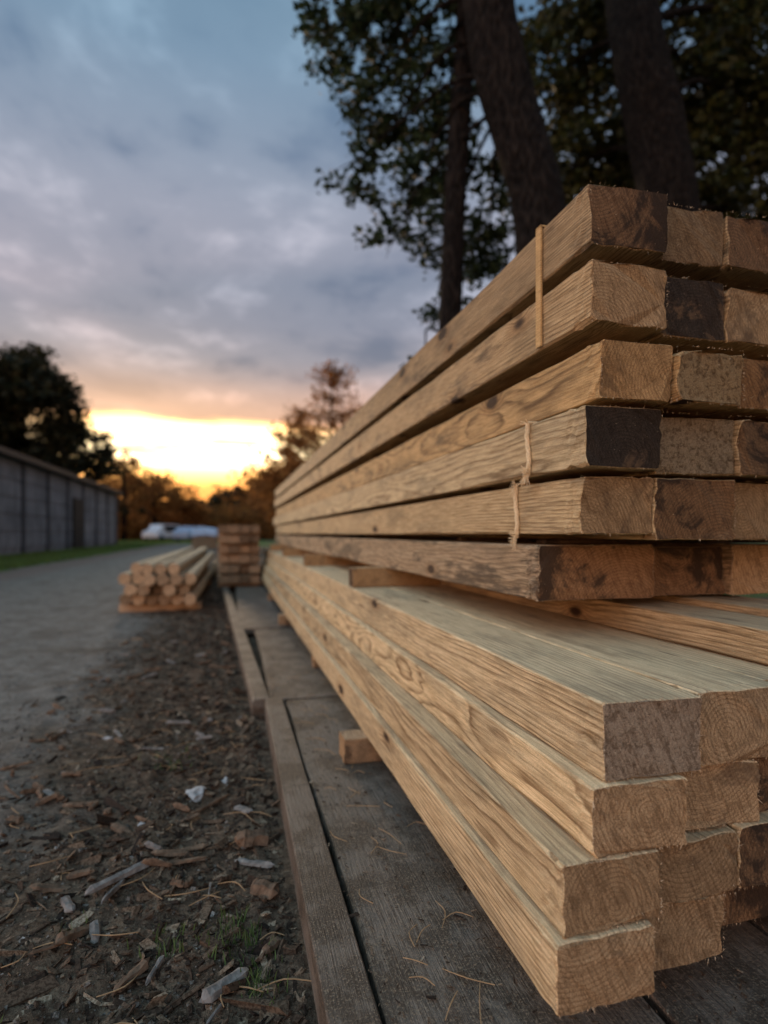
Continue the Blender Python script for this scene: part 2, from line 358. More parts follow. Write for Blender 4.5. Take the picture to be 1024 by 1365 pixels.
t.put(b.inputs['Base Color'],c); b.inputs['Roughness'].default_value=.95; b.inputs['Specular IOR Level'].default_value=.1
t.put(b.inputs['Normal'],t.bump(t.m('ADD',f,t.m('MULTIPLY',g,.35)),.8,.013))
mesh_obj('ground',V,F,[m],smooth=True)

# ---------------------------------------------------------------- plank walkway under the stacks
m,t,b=mat('old_grey_planks'); w=wood_nodes(t,ring=.010,knots=False)
c=t.mix(t.m('MULTIPLY',w['prof'],.45),(.145,.118,.094),(.06,.047,.037))
c=t.mix(t.ss(w['fib'],.4,.7),c,t.mix(1,c,(.55,.52,.5),'MULTIPLY'))
dn=t.noise(w['tc'],6,5,.72); c=t.mix(t.m('MULTIPLY',t.ss(dn,.43,.58),.85),c,(.043,.032,.023))
dn2=t.noise(w['tc'],240,2,.7); c=t.mix(t.m('MULTIPLY',t.ss(dn2,.52,.64),.65),c,(.21,.158,.108))
c=t.mix(1,c,w['oi'].outputs['Color'],'MULTIPLY'); t.put(b.inputs['Base Color'],c); b.inputs['Roughness'].default_value=.62
t.put(b.inputs['Normal'],t.bump(t.m('ADD',w['fib'],t.m('ADD',dn,t.m('MULTIPLY',dn2,.8))),.9,.003)); M_plank=m
deck=empty('plank_walkway')
beam(deck,'edge_rail',.137,.212,-.9,2.52,-.775,-.694,M_plank,M_plank,(1.1,1.1,1.1),chip=2)
r=beam(deck,'edge_rail_far',-.0375,.0375,0,5.6,-.775,-.70,M_plank,M_plank,(1.1,1.1,1.1),chip=2); r.location=(.125,2.54,GZ-.7375); r.rotation_euler=(0,0,math.radians(2.1))
k=0
for (ya,yb,zz) in [(-.9,2.50,-.70),(2.53,4.42,-.704),(4.46,9.5,-.70),(9.54,14.5,-.70)]:
    X=.222 if ya<2 else (.17 if ya<4 else .06 if ya<9 else -.15)
    while X<1.55:
        wd_=random.choice([.30,.33,.36]); k+=1
        if k==1: wd_=.40
        if X+wd_>1.7: break
        q=random.uniform(.85,1.15)
        beam(deck,f'plank_{k}',X,X+wd_-.012,ya+random.uniform(-.01,.01),yb,zz-.045,zz+random.uniform(-.002,.002),M_plank,M_plank,(q,q,q)); X+=wd_
for i,yy in enumerate([-.4,1.3,2.7,4.3,6,8,10,12.5]):
    crossbar(deck,f'joist_{i+1}',.24,1.5,yy,.08,-.79,-.75,M_plank,M_plank,(.6,.6,.6))

# ---------------------------------------------------------------- lower lumber stack
low=empty('lumber_stack')
tiers=[ # x0, near y, z0, z1, width
 (.407,.679,-.623,-.530,.151),(.422,.686,-.527,-.434,.154),(.469,.689,-.432,-.338,.150),(.493,.698,-.335,-.228,.160)]
ends=[[E_tan,E_tan,E_brown,E_tan,E_tan],[E_tan,E_tan,E_brown,E_tan,E_tan],[E_tan,E_tan,E_brown,E_tan,E_brown],[E_grey,E_tan,E_tan,E_tan,E_tan]]
tw=[(.96,.92,.86),(.83,.79,.73),(1.02,.98,.92),(.95,.92,.87)]
FB=[]
for ti,(x0,y0,z0,z1,wd_) in enumerate(tiers):
    X=x0
    for j in range(5):
        ww=wd_+(random.uniform(-.008,.006) if j else 0)
        dz=0 if j==0 else random.uniform(-.004,.002)
        dy=0 if j==0 else [.035,.02,.03,.012][ti] if j==1 else random.uniform(.02,.09)
        qq=random.uniform(.78,1.0)
        tn=tuple(c*qq for c in tw[ti]) if j else tw[ti]
        beam(low,f'timber_{ti+1}_{j+1}',X,X+ww,y0+dy,8.9+random.uniform(-.25,.5),z0,z1+dz,M_wild if ti==2 else M_new,ends[ti][j],tn,skew=random.uniform(-.03,.03),seg=.08,chip=1.4)
        if j<3: FB.append((X,X+ww,y0+dy,z0,z1+dz))
        X+=ww+.004
for i,(yy,xa) in enumerate([(.95,.47),(1.80,.335),(3.1,.42),(4.6,.36),(6.3,.38),(8.2,.37)]):
    crossbar(low,f'bearer_{i+1}',xa,1.25,yy,.085,-.70,-.6245,M_dirty,E_tan,(1,.87,.75))
beam(low,'loose_timber_1',.905,1.05,.70,7.5,-.2255,-.165,M_old,E_tan,(.85,.82,.78),seg=.1)
beam(low,'loose_timber_2',1.06,1.22,.80,7.9,-.2255,-.150,M_old,E_brown,(.75,.72,.68),seg=.1)
fib_m=simple('torn_wood_fibre',(.48,.36,.23),.9,.3,200)
fuzz(low,'torn_fibres',FB,fib_m,150)

# ---------------------------------------------------------------- upper lumber stack
up=empty('lumber_stack')
Ls=[ # x0,y0,z0,z1,widths, side mat, tint, ends
 (.66,.975,.556,.672,[.176,.155,.185,.17],M_old,(.70,.65,.59),[E_brown,E_tan,E_brown,E_tan]),
 (.66,.975,.409,.525,[.176,.158,.18,.18],M_old,(.92,.86,.77),[E_tan,E_dark,E_tan,E_brown]),
 (.674,.961,.261,.370,[.160,.163,.17,.18],M_old,(.95,.82,.62),[E_tan,E_rough,E_brown,E_tan]),
 (.647,.978,.132,.249,[.180,.188,.17,.17],M_new,(.78,.75,.69),[E_dark,E_rough,E_brown,E_tan]),
 (.66,1.006,.004,.117,[.168,.20,.17,.17],M_new,(.75,.69,.60),[E_tan,E_brown,E_tan,E_tan]),
 (.65,1.153,-.143,-.0213,[.30,.22,.2],M_dirty,(1.12,1.03,.92),[E_brown,E_brown,E_tan])]
FB=[]
for li,(x0,y0,z0,z1,ws,sm,tn,es) in enumerate(Ls):
    X=x0
    for j,ww in enumerate(ws):
        dy=0 if j==0 else random.uniform(-.012,.03)
        q=random.uniform(.72,1.0) if j else 1.0
        if li==0 and j==1: q=.70
        zl=z0-(.006 if 0<j and li in(1,3,4) else 0); zl=z0-.012 if (j>0 and li==4) else zl
        beam(up,f'timber_{li+1}_{j+1}',X,X+ww-.004,y0+dy,9.3+random.uniform(-.3,.6),zl,z1-(0 if j==0 else random.uniform(0,.010)),sm,es[j],tuple(c*q for c in tn),skew=random.uniform(-.06,.06),seg=.08,chip=2.2)
        if j<3: FB.append((X,X+ww-.004,y0+dy,zl,z1))
        X+=ww
fuzz(up,'torn_fibres',FB,fib_m,110)
gaps=[(.5265,.5545),(.3715,.4015),(.2505,.2595),(.1185,.1255),(-.0200,-.0100)]
n=0
for gi,(a,b_) in enumerate(gaps):
    for yy in [1.75,2.9,4.2,5.6,7.1,8.8]+([1.24] if gi==4 else []):  # the extra front bar in the lowest gap is added to keep it dark
        n+=1; crossbar(up,f'sticker_{n}',.70+random.uniform(0,.03),1.36,yy+(random.uniform(-.06,.06) if yy>1.3 else 0),.045,a,b_,M_dirty,E_brown,(.4,.36,.33))
for i,yy in enumerate([2.50,4.2,6,7.9]):
    crossbar(up,f'bearer_{i+1}',.505,.90,yy,.09,-.227,-.1445,M_old,E_brown,(.75,.66,.56))
# lath strip and twine
strip_m=side_mat('pale_lath',(.66,.42,.18),(.40,.22,.09),stain_amt=.2,ring=.004)
v,f=joinmesh([box(.6525,.6565,1.147,1.168,.414+GZ,.676+GZ),box(.6525,.80,1.147,1.168,.6745+GZ,.6780+GZ)])
mesh_obj('packing_lath',v,f,[strip_m],up)
tm=simple('jute_twine',(.66,.50,.30),.9,.3,300)
def twine(nm,x,y,za,zb):
    parts=[]
    for q in range(3):
        P=[(x-.004+.0025*math.cos(q*2.1+i*1.3),y+.004*math.sin(q*2.1+i*1.3)+.004*math.sin(i*.8),za+(zb-za)*i/8+GZ) for i in range(9)]
        parts.append(tube(P,[.0028]*9,6,0,3))
    parts.append(tube([(x-.004,y,za+GZ+.002),(x+.06,y+.003,za+GZ+.0035),(x+.16,y-.002,za+GZ+.003)],[.003]*3,6,0,3))
    for q in range(70):
        z0=random.choice([za,zb,zb,zb+.01]) ; a=random.uniform(0,6.28)
        p=Vector((x-.005,y,z0+GZ)); e=p+Vector((-abs(random.uniform(.002,.014)),random.uniform(-.018,.018),random.uniform(-.028,.014)))
        parts.append(tube([p,(p+e)/2+Vector((0,random.uniform(-.003,.003),0)),e],[.0010,.0008,.0005],4,0,2))
    v,f=joinmesh(parts); mesh_obj(nm,v,f,[tm],up)
twine('twine',.645,1.182,.250,.135); twine('twine_lower',.658,1.262,.119,-.006)

# ---------------------------------------------------------------- stacks further back
bk=empty('lumber_stack'); z=-.648; 
for yy in (8.1,9.8,11.6): crossbar(bk,'bearer',-.16,.37,yy,.09,-.70,-.6495,F_side,F_end)
for li in range(6):
    X=-.165
    for j in range(4):
        q=random.uniform(.30,.9)
        e_=simple(f'end_tone_{li}_{j}',tuple(c*q for c in (.32,.205,.12)),.9,.45,30)
        beam(bk,f'timber_{li+1}_{j+1}',X,X+.131,7.95+random.uniform(-.07,.07),12.6+random.uniform(-.1,.2),z,z+.098,F_side,e_,seg=.6); X+=.134
    z+=.099
    if li<5:
        for yy in (8.25,10,12): crossbar(bk,'sticker',-.16,.37,yy,.05,z,z+.032,F_side,F_end)
    z+=.033
tarp_m=simple('pale_tarpaulin',(.36,.43,.54),.45,.25,2)
def far_stack(x0,y0,wn,hn,L,s=.16,tarp=False):
    e=empty('lumber_stack')
    z=-.70
    for yy in (y0+.4,y0+L-.5): crossbar(e,'bearer',x0,x0+wn*s,yy,.12,-.78,-.702,F_side,F_end)
    for li in range(hn):
        for j in range(wn): beam(e,f'timber_{li+1}_{j+1}',x0+j*s,x0+j*s+s-.006,y0+random.uniform(-.05,.05),y0+L,z,z+s-.03,F_side,F_end,seg=1.5)
        z+=s
        if li<hn-1:
            for yy in (y0+.4,y0+L-.5): crossbar(e,'sticker',x0,x0+wn*s,yy,.07,z-.029,z-.002,F_side,F_end)
    if tarp:   # draped sheet: domed, rumpled top with skirts hanging down all sides
        V=[];F=[];NX=22;NY=30; W_=wn*s
        for jy in range(NY+1):
            for ix in range(NX+1):
                u=-.28+(W_+.56)*ix/NX; v=-.28+(L+.56)*jy/NY
                du=max(0,-u,u-W_); dv=max(0,-v,v-L); dd=max(du,dv)
                xx=min(max(u,-.05),W_+.05); yy=min(max(v,-.10),L+.05)
                zz=z-.01+.03*nz(u*3,v*3,2)+.05*math.sin(math.pi*min(1,max(0,u/W_)))-(dd*1.4)
                V.append((x0+xx+.03*nz(v*6,zz*4,3),y0+yy+.03*nz(u*6,zz*4,7),zz+GZ))
        for jy in range(NY):
            for ix in range(NX):
                a=jy*(NX+1)+ix; F.append((a,a+1,a+NX+2,a+NX+1))
        mesh_obj('tarpaulin',V,F,[tarp_m],e,smooth=True)
far_stack(-1.85,30,7,6,4,tarp=True); far_stack(-.3,26,6,6,4,tarp=True)

# pile of round posts on the ground
pp=empty('post_pile'); rr=.060
for yy in (6.35,9.5,12.6): crossbar(pp,'bearer',-1.08,-.30,yy,.10,-.782,-.700,F_side,F_end)
z=-.640
P_side=simple('post_side',(.44,.32,.205),.8,.45,14)
for li in range(4):
    npost=[6,5,6,4][li]
    X=[-1.0,-.94,-1.0,-.90][li]
    for j in range(npost):
        sd_=random.uniform(0,99); q=random.uniform(.45,1.05)
        e_=simple(f'post_end_{li}_{j}',tuple(c*q for c in (.40,.27,.16)),.9,.5,40)
        V=[];F=[];fm=[]; y0=6.06+random.uniform(-.12,.12); L=7.0+random.uniform(-.3,.3); sg=14
        for i in range(9):
            for kk in range(sg):
                an=2*math.pi*(kk+.5)/sg
                q=rr*(.96)*(1+.07*nz(i*.5,kk,sd_))*(1.0-.06*(li==3))
                V.append((q*math.cos(an),L*i/8,q*math.sin(an)))
        for i in range(8):
            for kk in range(sg): F.append((i*sg+kk,i*sg+(kk+1)%sg,(i+1)*sg+(kk+1)%sg,(i+1)*sg+kk)); fm.append(0)
        F.append(tuple(range(sg))); fm.append(1); F.append(tuple(range(8*sg,9*sg))[::-1]); fm.append(1)
        o=mesh_obj(f'post_{li+1}_{j+1}',V,F,[P_side,e_],pp,fm,loc=(X,y0,z+GZ)); o.rotation_euler=(0,0,random.uniform(-.012,.012))
        X+=.122
    z+=.101

# ---------------------------------------------------------------- debris
def chips(name,pts,sizes,mat_,thick=(.15,.5),tilt=.5,elong=(1,4)):
    V=[];F=[];T=[]
    for (x,y,z),s in zip(pts,sizes):
        el=random.uniform(*elong); a=s*el*.5; b=s*.5; c=s*random.uniform(*thick)*.5
        R=Matrix.Rotation(random.uniform(0,6.28),3,'Z')@Matrix.Rotation(random.gauss(0,tilt),3,'X')@Matrix.Rotation(random.gauss(0,tilt*.6),3,'Y')
        o=len(V)
        for (i,j,k) in [(-1,-1,-1),(1,-1,-1),(1,1,-1),(-1,1,-1),(-1,-1,1),(1,-1,1),(1,1,1),(-1,1,1)]:
            p=R@Vector((i*a*random.uniform(.55,1),j*b*random.uniform(.4,1),k*c*random.uniform(.5,1)))
            V.append((x+p.x,y+p.y,z+p.z+c*.6))
        F+=[tuple(o+q for q in f) for f in [(0,3,2,1),(4,5,6,7),(0,1,5,4),(1,2,6,5),(2,3,7,6),(3,0,4,7)]]
        T+=[random.random()]*8
    ob=mesh_obj(name,V,F,[mat_])
    at=ob.data.color_attributes.new('tone','FLOAT_COLOR','POINT')
    at.data.foreach_set('color',np.repeat(np.array(T),4)); return ob
def chip_mat(name,stops):
    m,t,b=mat(name); a=t.sep(t.new('ShaderNodeVertexColor',layer_name='tone').outputs[0])[0]
    tc=t.new('ShaderNodeTexCoord').outputs['Object']; c=t.ramp(a,stops)
    n=t.noise(tc,190,3,.7); c=t.mix(t.ss(n,.42,.6),c,t.mix(1,c,(.42,.38,.34),'MULTIPLY'))
    t.put(b.inputs['Base Color'],c); b.inputs['Roughness'].default_value=.9; return m
CM=chip_mat('bark_chips',[(0,(.025,.016,.011)),(.45,(.065,.043,.028)),(.8,(.135,.09,.058)),(.95,(.21,.15,.10)),(1,(.34,.27,.19))])
GM=chip_mat('gravel',[(0,(.06,.05,.042)),(.6,(.16,.138,.115)),(.92,(.24,.21,.18)),(1,(.34,.31,.28))])
P=[];Z=[]
for i in range(22000):
    y=.45+random.random()**1.7*8; x=random.gauss(-.14,.28)
    if x>.125-.03*max(0,y-2.5) : x=.12-.03*max(0,y-2.5)-abs(random.gauss(0,.14))
    if x<-1.5: continue
    P.append((x,y,gh(x,y))); Z.append(random.choice([.004,.005,.007,.010])*random.uniform(.7,1.5)*(2.3 if random.random()<.08 else 1))
chips('wood_chip_litter',P,Z,CM,tilt=.6)
P=[];Z=[]
for i in range(13000):
    y=.5+random.random()**1.6*9; x=random.uniform(-1,0)*(.5+y*.62)-.0+.0
    P.append((x,y,gh(x,y)-.001)); Z.append(random.choice([.003,.004,.005,.008])*random.uniform(.6,1.4))
chips('gravel',P,Z,GM,thick=(.5,1),elong=(1,1.5))
P=[];Z=[]
for i in range(4200):
    y=random.uniform(.5,4.5); x=random.uniform(.14,.8)
    P.append((x,y,GZ-.697)); Z.append(random.uniform(.0012,.004)*(2 if random.random()<.06 else 1))
chips('sawdust_litter',P,Z,CM,tilt=.2)
# split slabs, sticks
grey=simple('grey_driftwood',(.155,.14,.125),.85,.6,60,bmp=.003); tan=simple('bark_slab',(.12,.078,.05),.9,.6,55,bmp=.005)
def slab(name,cx,cy,L,w,h,ang,mt,tilt=0,lift=0,jag=1.0):
    """split, splintered piece of wood: faceted section, jagged tapering ends"""
    V=[];F=[];N=9; sd_=random.random()*90
    sec=[(-1,0),(-.75,.9),(.1,1.15),(.8,.7),(1,-.1),(0,-.5)]; ns=len(sec)
    for i in range(N+1):
        u=i/N
        for k,(a,b) in enumerate(sec):
            off=0
            if i in (0,N): off=random.uniform(-.16,.16)*L*.5
            ta=(1 if 0<i<N else .45)
            V.append(((u-.5)*L+off,a*w/2*ta*(1+.35*nz(u*3,k*3,sd_)),b*h*ta*(1+.5*nz(u*4,k*2,sd_))))
    for i in range(N):
        for k in range(ns): F.append((i*ns+k,i*ns+(k+1)%ns,(i+1)*ns+(k+1)%ns,(i+1)*ns+k))
    F.append(tuple(range(ns))); F.append(tuple(range(N*ns,N*ns+ns))[::-1])
    o=mesh_obj(name,V,F,[mt]); o.location=(cx,cy,gh(cx,cy)+.008+lift); o.rotation_euler=(0,tilt,ang); return o
slab('driftwood_piece',-.235,1.41,.17,.022,.010,math.radians(38),grey)
slab('driftwood_piece',-.33,1.35,.06,.020,.009,math.radians(-62),grey)
slab('wood_stick',-.12,1.45,.12,.013,.006,math.radians(3),tan)
slab('driftwood_piece',-.01,1.03,.09,.026,.010,math.radians(35),grey)
slab('wood_stick',-.045,1.32,.07,.005,.003,math.radians(88),grey,.1)
slab('bark_piece',-.06,1.74,.17,.012,.008,math.radians(50),tan,.05)
slab('bark_piece',.05,1.5,.08,.055,.022,math.radians(20),tan,.25)
slab('bark_piece',.07,1.28,.06,.04,.018,math.radians(-30),tan,.15)
for i in range(150):
    y=.8+random.random()**1.3*3.6; x=random.uniform(-.75,.09)
    slab('bark_piece' if i%3 else 'wood_stick',x,y,random.uniform(.02,.10),random.uniform(.005,.024),random.uniform(.003,.011),random.uniform(0,3.1),random.choice([tan,tan,tan,grey]),random.gauss(0,.15))
# pale stones
stone=simple('pale_stone',(.34,.33,.32),.85,.35,60,bmp=.003)
def rock(cx,cy,s):
    import bmesh
    bm=bmesh.new(); bmesh.ops.create_icosphere(bm,subdivisions=2,radius=1)
    q=random.random()*50
    for v in bm.verts:
        k=1+.65*noise.noise(v.co*1.3+Vector((q,0,0)))+.25*noise.noise(v.co*4)
        v.co=Vector((v.co.x*s*k*1.4,v.co.y*s*k*.9,v.co.z*s*k*.5))
    me=bpy.data.meshes.new('stone'); bm.to_mesh(me); bm.free(); me.materials.append(stone)
    o=bpy.data.objects.new('stone',me); COL.objects.link(o); o.location=(cx,cy,gh(cx,cy)+s*.2); o.rotation_euler=(0,0,random.uniform(0,3))
rock(-.10,1.81,.028); rock(-.02,1.9,.012); rock(-.23,1.66,.012); rock(-.45,2.4,.012)
# twigs & needles on planks
tw_m=simple('dry_needles',(.28,.18,.095),.8,.3,50)
parts=[]
for i in range(60):
    y=random.uniform(.72,3.0); x=random.uniform(.16,.40) if i>20 else random.uniform(.28,.5); a=random.uniform(0,3.14); L=random.uniform(.03,.09); cu=random.uniform(-.015,.015)
    d=Vector((math.cos(a),math.sin(a),0)); nrm=Vector((-d.y,d.x,0)); p=Vector((x,y,GZ-.6965))
    parts.append(tube([p-d*L/2,p+nrm*cu+Vector((0,0,.003)),p+d*L/2],[.0009,.001,.0007],5,0,3))
for i in range(90):
    y=.8+random.random()**1.4*2.2; x=random.uniform(-.6,.1); a=random.uniform(0,3.14); L=random.uniform(.03,.10); cu=random.uniform(-.02,.02)
    d=Vector((math.cos(a),math.sin(a),0)); nrm=Vector((-d.y,d.x,0)); p=Vector((x,y,gh(x,y)+.010))
    parts.append(tube([p-d*L/2,p+nrm*cu+Vector((0,0,.004)),p+d*L/2],[.0010,.0013,.0007],5,0,3))
v,f=joinmesh(parts); mesh_obj('pine_needles',v,f,[tw_m])
# small weeds
def blades(name,pts,hgt,wid,mt):
    V=[];F=[]
    for (x,y,z) in pts:
        a=random.uniform(0,6.28); h=hgt*random.uniform(.5,1.3); w_=wid; le=random.uniform(.1,.7)*h; b=random.uniform(0,6.28)
        dx,dy=math.cos(a)*w_,math.sin(a)*w_; ex,ey=math.cos(b)*le,math.sin(b)*le; o=len(V)
        V+=[(x-dx,y-dy,z),(x+dx,y+dy,z),(x+dx*.7+ex*.4,y+dy*.7+ey*.4,z+h*.6),(x-dx*.7+ex*.4,y-dy*.7+ey*.4,z+h*.6),(x+ex,y+ey,z+h)]
        F+=[(o,o+1,o+2,o+3),(o+3,o+2,o+4)]
    return mesh_obj(name,V,F,[mt])
gm=simple('grass_green',(.11,.16,.04),.7,.4,3); gw=simple('weed_green',(.065,.10,.03),.7,.4,3)
P=[]
for (cx,cy,n_,s) in [(.017,1.15,110,.03),(-.12,1.16,40,.025),(-.35,1.0,30,.03),(.05,1.02,60,.02),(-.2,2.1,45,.04),(-.3,1.25,15,.02)]:
    for i in range(n_):
        x=random.gauss(cx,s);y=random.gauss(cy,s);P.append((x,y,gh(x,y)))
blades('weeds',P,.026,.0015,gw)
P=[(random.uniform(-7.3,-4.65)+.3*nz(i*.01,0,0),9+random.random()**1.3*60,0) for i in range(30000)]
P+=[(random.uniform(-16,-.5),42+random.random()*30,0) for i in range(9000)]
blades('grass',P,.11,.012,gm)

# ---------------------------------------------------------------- concrete shed
sh=empty('concrete_shed')
m,t,b=mat('concrete_panels'); tc=t.new('ShaderNodeTexCoord').outputs['Object']; x,y,z=t.sep(tc)
n1=t.noise(tc,1.3,4,.65); n2=t.noise(t.comb(t.m('MULTIPLY',x,5),t.m('MULTIPLY',y,5),t.m('MULTIPLY',z,.6)),1,3,.6)
c=t.ramp(t.m('ADD',t.m('MULTIPLY',n1,.5),t.m('MULTIPLY',n2,.5)),[(.36,(.11,.12,.135)),(.52,(.20,.215,.235)),(.68,(.30,.315,.335))])
t.put(b.inputs['Base Color'],c); b.inputs['Roughness'].default_value=.9; M_conc=m
dk=simple('dark_roof_sheet',(.04,.04,.042),.6); dd=simple('dark_door',(.02,.02,.02),.7); gls=simple('dark_glass',(.02,.025,.03),.15)
js=simple('dark_pilaster',(.07,.075,.085),.9)
v,f=box(-15,-7.4,6,42,-.1,3.35); mesh_obj('walls',v,f,[M_conc],sh)
parts=[]
for i in range(13): parts.append(box(-7.397,-7.30,6.02+i*3-.12,6.02+i*3+.12,0,3.3))
v,f=joinmesh(parts); mesh_obj('pilasters',v,f,[js],sh)
parts=[]
for zz in (.55,1.15,1.75,2.35,2.95):
    for i in range(12): parts.append(box(-7.397,-7.365,6.16+i*3,8.88+i*3,zz-.27,zz+.27))
v,f=joinmesh(parts); mesh_obj('wall_panels',v,f,[M_conc],sh)
v,f=joinmesh([box(-15.2,-7.0,5.8,42.3,3.353,3.50),box(-15.2,-7.05,5.8,42.3,3.503,3.56)]); mesh_obj('roof',v,f,[dk],sh)
v,f=joinmesh([box(-7.36,-7.27,30.9,32.7,0,2.5)]); mesh_obj('door',v,f,[dd],sh)
v,f=joinmesh([box(-7.36,-7.32,19.6,20.6,1.5,2.4)]); mesh_obj('window',v,f,[gls],sh)

# ---------------------------------------------------------------- vehicles
glass=simple('car_glass',(.02,.025,.03),.08,.1); tyre=simple('tyre_rubber',(.015,.015,.015),.8)
def car(kind,loc,rot,col,L=4.3,H=1.45,van=False):
    e=empty(kind); paint=simple(kind+'_paint',col,.25,.05)
    if van: prof=[(-L/2,.35),(-L/2,.95),(-L/2+.05,H-.1),(-L/2+.2,H),(L/2-1.35,H),(L/2-.75,1.15),(L/2-.08,.95),(L/2,.7),(L/2,.35)]
    else: prof=[(-L/2,.35),(-L/2,.85),(-L/2+.15,.95),(-L/2+.75,H-.05),(-L/2+1.1,H),(L/2-1.7,H),(L/2-1.05,.98),(L/2-.15,.82),(L/2,.6),(L/2,.35)]
    V=[];n=len(prof)
    for s,wd in ((-1,.85),(1,.85)):
        for (px,pz) in prof: V.append((px,s*(wd-(.14 if pz>1.1 else 0)),pz))
    F=[tuple(range(n))[::-1],tuple(range(n,2*n))]+[(i,(i+1)%n,(i+1)%n+n,i+n) for i in range(n)]
    o=mesh_obj('body',V,F,[paint],e); md=o.modifiers.new('b','BEVEL'); md.width=.05; md.segments=3
    parts=[]
    a,b_=(-L/2+.45,L/2-1.5) if van else (-L/2+.95,L/2-1.75)
    for s in (-1,1):
        for k in range(2):
            xa=a+(b_-a)*k/2+.05; xb=a+(b_-a)*(k+1)/2-.05
            q=box(xa,xb,-.01,.01,.98,H-.13); parts.append(([(p[0],s*(.865-.13*max(0,(p[2]-.95)/(H-.95)))+p[1],p[2]) for p in q[0]],q[1]))
    zt=H-.12; x1,x2=(L/2-1.27,L/2-.80) if van else (L/2-1.62,L/2-1.13)
    parts.append(([(x2+.02,-.66,1.06),(x2+.02,.66,1.06),(x1+.02,.6,zt),(x1+.02,-.6,zt)],[(0,1,2,3)]))
    v,f=joinmesh(parts); mesh_obj('windows',v,f,[glass],e)
    parts=[]
    for wx in (-L/2+.8,L/2-.8):
        for s in (-1,1):
            V=[];F=[]
            for yy in (s*.68,s*.88):
                for k in range(20): V.append((wx+.32*math.cos(k*math.pi/10),yy,.32+.32*math.sin(k*math.pi/10)))
            F=[tuple(range(20)),tuple(range(20,40))]+[(k,(k+1)%20,(k+1)%20+20,k+20) for k in range(20)]
            parts.append((V,F))
    v,f=joinmesh(parts); mesh_obj('wheels',v,f,[tyre],e)
    e.location=loc; e.rotation_euler=(0,0,rot)
car('parked_van',(-6.9,64,0),math.radians(245),(.55,.57,.61),L=4.4,H=1.7,van=True)
car('parked_car',(-3.4,58,0),math.radians(60),(.22,.28,.38))

# ---------------------------------------------------------------- trees
m,t,b=mat('bark'); tc=t.new('ShaderNodeTexCoord').outputs['Object']; x,y,z=t.sep(tc)
bv=t.comb(t.m('MULTIPLY',x,20),t.m('MULTIPLY',y,20),t.m('MULTIPLY',z,5)); n1=t.noise(bv,1.5,4,.65,.4); vd=t.vor(bv,1.6)
c=t.ramp(t.m('ADD',t.m('MULTIPLY',n1,.6),t.m('MULTIPLY',vd,.5)),[(.3,(.002,.0018,.0015)),(.55,(.010,.008,.007)),(.85,(.030,.024,.020))])
t.put(b.inputs['Base Color'],c); b.inputs['Roughness'].default_value=.95; b.inputs['Specular IOR Level'].default_value=.08; t.put(b.inputs['Normal'],t.bump(t.m('ADD',n1,vd),1,.05)); BARK=m
LF=leaf_material('leaves_dark',(.006,.012,.006),(.032,.052,.02)); LF2=leaf_material('leaves_olive',(.005,.008,.004),(.065,.066,.016)); 
LFG=leaf_material('leaves_golden_backlit',(.06,.022,.008),(.44,.19,.05),.65); LFF=leaf_material('leaves_far',(.006,.009,.005),(.04,.036,.014),.4)  # golden leaf tone also carries orange backlight from the sunset, painted into the colour
def branch(a,b,r0,sag=.3,sd=0):
    a=Vector(a);b=Vector(b); m1=a.lerp(b,.35)+Vector((random.uniform(-.1,.1),random.uniform(-.1,.1),sag)); m2=a.lerp(b,.7)+Vector((0,0,sag*.6))
    return tube([a,m1,m2,b],[r0,r0*.7,r0*.45,r0*.15],7,.08,4,sd)
def twigs(blobs,root_of,r=.03,n=3):
    parts=[]
    for bl in blobs:
        c=Vector(bl[:3]); a=root_of(c); parts.append(branch(a,c,r,sag=.25))
        for i in range(n):
            u=Vector((random.gauss(0,1),random.gauss(0,1),random.gauss(0,1)-.3)).normalized(); e=c+Vector((u.x*bl[3],u.y*bl[4],u.z*bl[5]))
            parts.append(branch(a.lerp(c,.8),e,r*.35,sag=.06))
    return parts
# tree with the heavy leaning trunk, crown hanging to its left
tA=empty('broadleaf_tree')
ptsA=[(3.27,5.33,-.1),(3.2,5.36,1.6),(3.14,5.38,3.0),(3.05,5.40,4.1),(2.86,5.46,4.85),(2.66,5.51,5.6),(2.54,5.54,6.5),(2.5,5.56,8.5),(2.6,5.6,11)]
radA=[.40,.31,.28,.27,.27,.27,.26,.22,.10]
Ab=[(1.23,6.91,6.85,.42,.5,.5),(1.84,6.75,6.65,.55,.6,.55),(1.49,6.85,5.95,.38,.4,.36),(2.19,6.66,5.85,.5,.6,.5),(1.38,6.87,5.13,.30,.35,.2),
    (2.0,6.71,4.95,.45,.5,.42),(1.80,6.75,4.33,.28,.3,.28),(2.5,6.57,4.35,.48,.5,.40),(2.95,6.46,4.15,.40,.4,.40),(2.45,6.6,6.6,.6,.6,.6),(2.5,6.6,5.4,.5,.5,.5),
    (1.3,6.6,7.9,.7,.7,.6),(2.2,6.6,8.2,1,.9,.8),(3.3,6.2,8.6,1.1,1,.9),(3.2,6.6,5.0,.4,.5,.5),(2.2,5.2,9.6,1.4,1.3,.9),(3.4,4.6,9.0,1.2,1.1,.8),(1.6,6.8,7.3,.6,.5,.5),(1.7,6.8,5.5,.3,.3,.3)]
parts=[tube(ptsA,radA,22,.10,8)]
def rootA(c):
    zz=min(max(c.z+.4,5.2),9.5); 
    for i in range(len(ptsA)-1):
        if ptsA[i][2]<=zz<=ptsA[i+1][2]:
            u=(zz-ptsA[i][2])/(ptsA[i+1][2]-ptsA[i][2]); return Vector(ptsA[i]).lerp(Vector(ptsA[i+1]),u)
    return Vector(ptsA[-1])
parts+=twigs(Ab,rootA,.03,3)
v,f=joinmesh(parts); mesh_obj('trunk_and_limbs',v,f,[BARK],tA,smooth=True)
leaf_mesh('crown',blob_points(Ab,104,36,.080),.095,LF,tA,aspect=.6)
